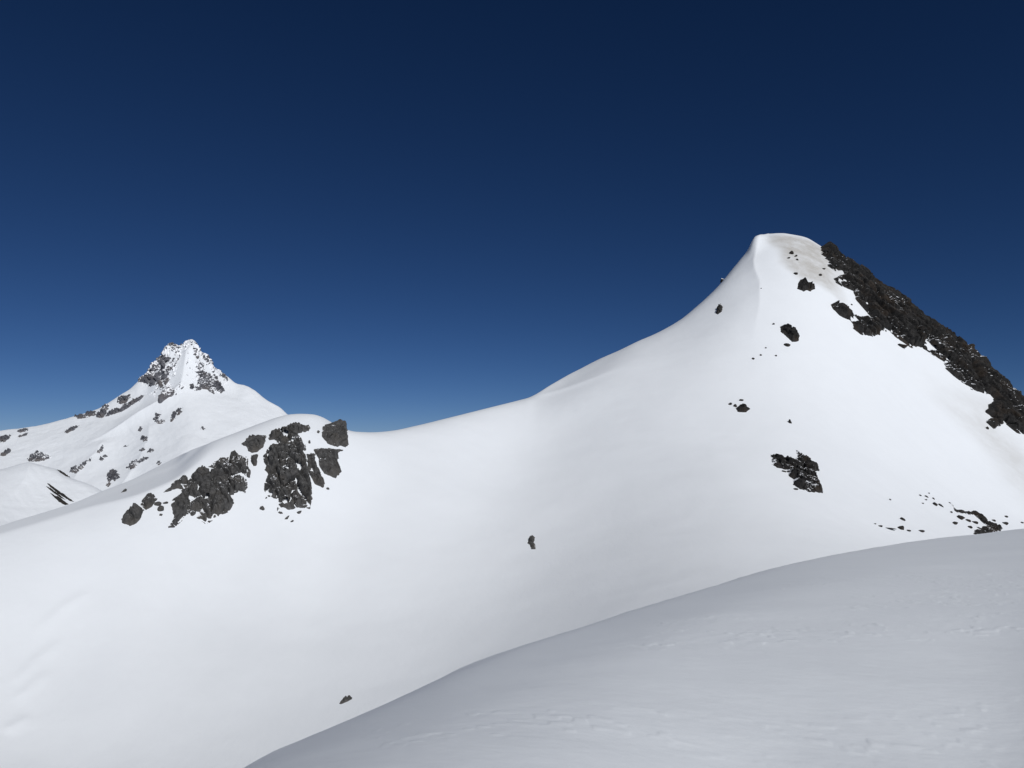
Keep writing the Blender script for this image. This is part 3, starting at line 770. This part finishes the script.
# ------------------------------------------------------------------ rock on the distant mountain and the spur before it
SUMMIT = tuple(far.hit(188, 341)[:2])
FARG = 'rock bands on the distant mountain'
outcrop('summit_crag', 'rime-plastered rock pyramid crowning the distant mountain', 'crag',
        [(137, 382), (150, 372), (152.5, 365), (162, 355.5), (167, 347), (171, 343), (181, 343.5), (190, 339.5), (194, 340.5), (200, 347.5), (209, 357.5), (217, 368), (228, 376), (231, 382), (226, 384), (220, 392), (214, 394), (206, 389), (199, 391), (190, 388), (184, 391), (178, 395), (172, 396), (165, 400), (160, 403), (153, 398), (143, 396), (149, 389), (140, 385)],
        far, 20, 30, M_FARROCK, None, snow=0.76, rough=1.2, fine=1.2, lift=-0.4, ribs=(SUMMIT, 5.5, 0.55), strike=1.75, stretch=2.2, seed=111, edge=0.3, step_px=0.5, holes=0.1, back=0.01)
outcrop('cliff', 'bare shaded rock wall on the left side of the rimed summit pyramid', 'cliff',
        [(138.5, 381.5), (147, 375), (152, 369), (158, 361), (163, 357), (168, 355), (174, 358), (174, 366), (170, 372), (169, 380), (165, 388), (160, 392), (158, 386), (152, 387), (146, 384)],
        far, 24, 26, M_FARROCK, None, snow=0.20, rough=1.1, lift=-0.1, ribs=(SUMMIT, 6, 0.5), strike=2.3, stretch=2.0, seed=115, edge=0.4, step_px=0.45, ramp=0.35, fine=1.1, holes=0.12)
outcrop('cliff', 'streaked rock wall at the lower right foot of the summit pyramid', 'cliff',
        [(188, 389), (190, 384), (196, 386), (199, 380), (202, 371), (206, 372), (210, 377), (215, 375), (221, 383), (225, 391), (219, 393.5), (213, 390), (206, 389.5), (200, 390), (195, 391)],
        far, 22, 24, M_FARROCK, None, snow=0.36, rough=1.1, lift=-0.1, ribs=(SUMMIT, 6, 0.5), strike=1.3, stretch=2.4, seed=117, edge=0.4, step_px=0.45, ramp=0.35, fine=1.1, holes=0.16)
for lab, poly, hgt, sn, q in [
        ('long thin diagonal rock strip on the left shoulder of the distant mountain', [(145, 395.2), (140, 400.5), (128, 407.5), (122, 411.5), (107, 416), (108, 412.8), (120, 408), (130, 402), (138, 397.5)], 16, 0.05, 1),
        ('dark block on the shoulder ridge above the long thin strip', [(117.5, 399.5), (122, 395.5), (129, 395.5), (128, 402), (123, 403.5), (119, 402)], 18, 0.1, 2),
        ('grey snow-flecked rock left of the dark shoulder block', [(101, 410), (104, 406), (109, 405), (108, 409.5), (104, 411)], 12, 0.35, 3),
        ('blocky rock at the lower end of the long thin strip', [(95.5, 416), (98.5, 411.8), (104, 411.5), (105.5, 415), (101, 418.5)], 16, 0.05, 4),
        ('flat dark rock on the shoulder ridge left of the blocky rock', [(85.5, 415), (89, 412.3), (95.5, 412.3), (94, 415.5), (88, 416)], 14, 0.05, 5),
        ('leftmost flat rock on the shoulder ridge', [(75, 416.3), (80, 414.6), (87, 417.8), (80, 418.3)], 12, 0.05, 6),
        ('slanting dark streak below the shoulder ridge', [(65.8, 432.3), (69.5, 429), (77.5, 426.3), (73, 430.5), (67.5, 433.2)], 12, 0.0, 7),
        ('dark rock at the picture edge left of the distant mountain', [(-8, 440), (0, 437.5), (5, 436.3), (9.5, 436), (8.5, 439), (3, 442.5), (-6, 442)], 12, 0.1, 8),
        ('upper dark dash on the far left snow slope', [(18, 431.3), (22, 429.5), (27, 429), (27.3, 431), (21, 432.4)], 10, 0.1, 9),
        ('thin dash under the upper dark dash on the far left slope', [(17.5, 436.8), (23, 434.8), (27.5, 433.2), (26, 435.4), (20, 437)], 8, 0.1, 10),
        ('lower dark rock on the far left snow slope', [(1.2, 455.4), (5, 451.6), (10, 449.8), (9.5, 453), (4, 456)], 12, 0.05, 11),
        ('grey half-buried crag behind the top of the low spur', [(27.5, 460), (33, 455), (38, 451.8), (44, 453.5), (49.5, 456.5), (48, 459), (40, 461.5), (32.5, 461.2)], 14, 0.40, 12),
        ('largest dark knob of the rib below the summit pyramid', [(176.5, 412.5), (178, 408.5), (181, 408.3), (181.5, 412), (178.5, 414.5)], 14, 0.1, 13),
        ('dark rock at the left of the largest knob on the summit rib', [(172, 417), (174, 411.5), (176, 413), (174.5, 417.5), (172.5, 421.5), (171, 420.5)], 12, 0.1, 14),
        ('dotted rock row further down left of the summit rib knob', [(154, 419), (156.5, 413.5), (160, 415), (157.5, 420), (165.5, 421), (164.5, 422.6), (158, 423.8)], 10, 0.35, 15),
        ('uppermost small rock of the line descending under the mountain', [(139, 430), (140, 427.5), (141.6, 429), (140.5, 432.2)], 9, 0.1, 16),
        ('jagged rock in the middle of the line descending under the mountain', [(141.5, 438), (144, 435.8), (147.5, 438.5), (147.5, 441.5), (144.5, 440.8)], 11, 0.2, 17),
        ('left rock of the pair under the descending line', [(140.5, 450), (143, 448.2), (145, 449.5), (142.5, 451)], 9, 0.1, 18),
        ('right triangular rock of the pair under the descending line', [(148.5, 452), (151, 448.6), (153.4, 451.2), (151, 452.4)], 10, 0.1, 19),
        ('broken rock row low on the mountain above the hump ridge', [(127, 467.5), (130, 465.5), (133, 461), (139, 460), (144, 457.8), (147, 458.5), (143, 461.5), (136, 463), (135, 468.5), (129, 468.8)], 10, 0.40, 20),
        ('small rock at the hump ridge edge right of the broken row', [(157.5, 463.5), (158.6, 461.6), (160.2, 463.2), (159, 464.6)], 9, 0.1, 21),
        ('lone speck of rock on the snowfield under the summit', [(201.5, 428.5), (202.8, 427.2), (204, 428.6), (202.8, 429.8)], 8, 0.1, 22),
        ('small rock alone above the isolated dark crag', [(124.6, 446.3), (126, 445.2), (127.2, 446.4), (125.8, 447.2)], 8, 0.1, 23),
        ('isolated dark crag with a thin tail near the hump ridge', [(107, 476), (110.5, 472.5), (114, 468.3), (117, 470.5), (118, 478), (114.5, 481), (110.5, 478.8), (110.3, 484), (109.5, 487.5), (108, 485.5), (108.8, 480)], 16, 0.08, 24),
        ('speckled rocks at the foot of the lower rib beside the spur', [(69.5, 471.5), (72.5, 469), (76, 466.5), (78.5, 469.5), (77, 473), (72.5, 472.8)], 11, 0.30, 25),
        ('thin rock rib climbing right from the speckled rocks', [(79, 467.8), (82, 464), (87, 460.5), (92, 458), (89, 461.5), (84.5, 465), (81.5, 469)], 9, 0.30, 26),
        ('round dark rock right of the thin climbing rib', [(99.5, 459.5), (101, 457.8), (103, 459), (101.6, 460.8)], 9, 0.0, 27),
        ('tiny rock just above the round dark rock', [(104, 456.6), (105.2, 455.6), (106.2, 456.6), (105, 457.4)], 7, 0.0, 28),
        ('faded grey rock streak high above the round dark rock', [(97, 453), (99.5, 450), (102, 445.8), (104, 446.5), (102.5, 450.5), (99.8, 452.8)], 9, 0.40, 29)]:
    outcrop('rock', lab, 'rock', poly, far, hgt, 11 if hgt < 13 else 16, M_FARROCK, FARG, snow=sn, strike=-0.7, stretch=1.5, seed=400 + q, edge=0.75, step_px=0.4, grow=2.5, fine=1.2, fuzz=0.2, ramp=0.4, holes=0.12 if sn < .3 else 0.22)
SP = 'black rock streaks on the low spur'
for lab, poly, q in [('upper longest black streak across the low spur', [(46.5, 482.7), (50, 484.3), (56, 488.5), (63, 493.6), (75, 502.3), (70.5, 501.3), (58, 493.6), (50, 487)], 1),
                     ('middle black streak right under the longest one on the spur', [(44.8, 485.4), (51, 488.2), (60, 495), (66, 500), (61.5, 498.3), (52, 492)], 2),
                     ('lowest broad black streak on the low spur', [(49, 492), (55, 495.6), (60, 497.6), (69, 504.4), (65, 505.4), (58.7, 501.8)], 3),
                     ('thin grey streak along the crest of the low spur', [(56.5, 469), (62, 472), (70.5, 477.6), (66, 476.4), (60, 472.6)], 4)]:
    outcrop('rock', lab, 'rock', poly, spur, 3.0, 4.5, M_DARK, SP, snow=0.0, strike=-0.9, stretch=1.8, seed=500 + q, edge=0.12, step_px=0.25)


# ------------------------------------------------------------------ light, sky, camera
sd_ = Vector((math.sin(SUN_AZ) * math.cos(SUN_EL), math.cos(SUN_AZ) * math.cos(SUN_EL), math.sin(SUN_EL)))
sun = bpy.data.lights.new('sun', 'SUN'); sun.energy = 3.18; sun.angle = math.radians(0.53); sun.color = (1.0, 0.985, 0.965)
so = bpy.data.objects.new('sun', sun); COL.objects.link(so); so.rotation_euler = (-sd_).to_track_quat('-Z', 'Y').to_euler()

wd = bpy.data.worlds.new('World'); scene.world = wd; wd.use_nodes = True
nt = wd.node_tree; bg = nt.nodes['Background']
sk = nt.nodes.new('ShaderNodeTexSky'); sk.sky_type = 'NISHITA'; sk.sun_disc = False
sk.sun_elevation = SUN_EL; sk.sun_rotation = SUN_AZ
sk.altitude = 2600; sk.air_density = 0.6; sk.dust_density = 0.0; sk.ozone_density = 6.0
# the deep blue of high-mountain air: each channel falls off a little faster overhead than the plain sky model
pre = nt.nodes.new('ShaderNodeVectorMath'); pre.operation = 'SCALE'; pre.inputs['Scale'].default_value = 0.05
sp = nt.nodes.new('ShaderNodeSeparateXYZ'); cb = nt.nodes.new('ShaderNodeCombineXYZ')
nt.links.new(sk.outputs[0], pre.inputs[0]); nt.links.new(pre.outputs[0], sp.inputs[0])
for ch, (pw, k) in enumerate(((1.42, 13.6), (1.23, 9.3), (1.155, 8.8))):
    a = nt.nodes.new('ShaderNodeMath'); a.operation = 'POWER'; a.inputs[1].default_value = pw
    m = nt.nodes.new('ShaderNodeMath'); m.operation = 'MULTIPLY'; m.inputs[1].default_value = k
    nt.links.new(sp.outputs[ch], a.inputs[0]); nt.links.new(a.outputs[0], m.inputs[0]); nt.links.new(m.outputs[0], cb.inputs[ch])
nt.links.new(cb.outputs[0], bg.inputs['Color'])
bg.inputs['Strength'].default_value = 0.1

cam = bpy.data.cameras.new('camera'); co = bpy.data.objects.new('camera', cam); COL.objects.link(co)
cam.sensor_width = 36.0; cam.lens = F / W * 36.0; cam.clip_start = 0.1; cam.clip_end = 100000
co.location = (0, 0, 0); co.rotation_euler = (math.pi / 2 + TH, 0, 0)
scene.camera = co
scene.view_settings.view_transform = 'Standard'; scene.view_settings.look = 'None'; scene.view_settings.exposure = 0.0; scene.view_settings.gamma = 1.0
scene.cycles.max_bounces = 6
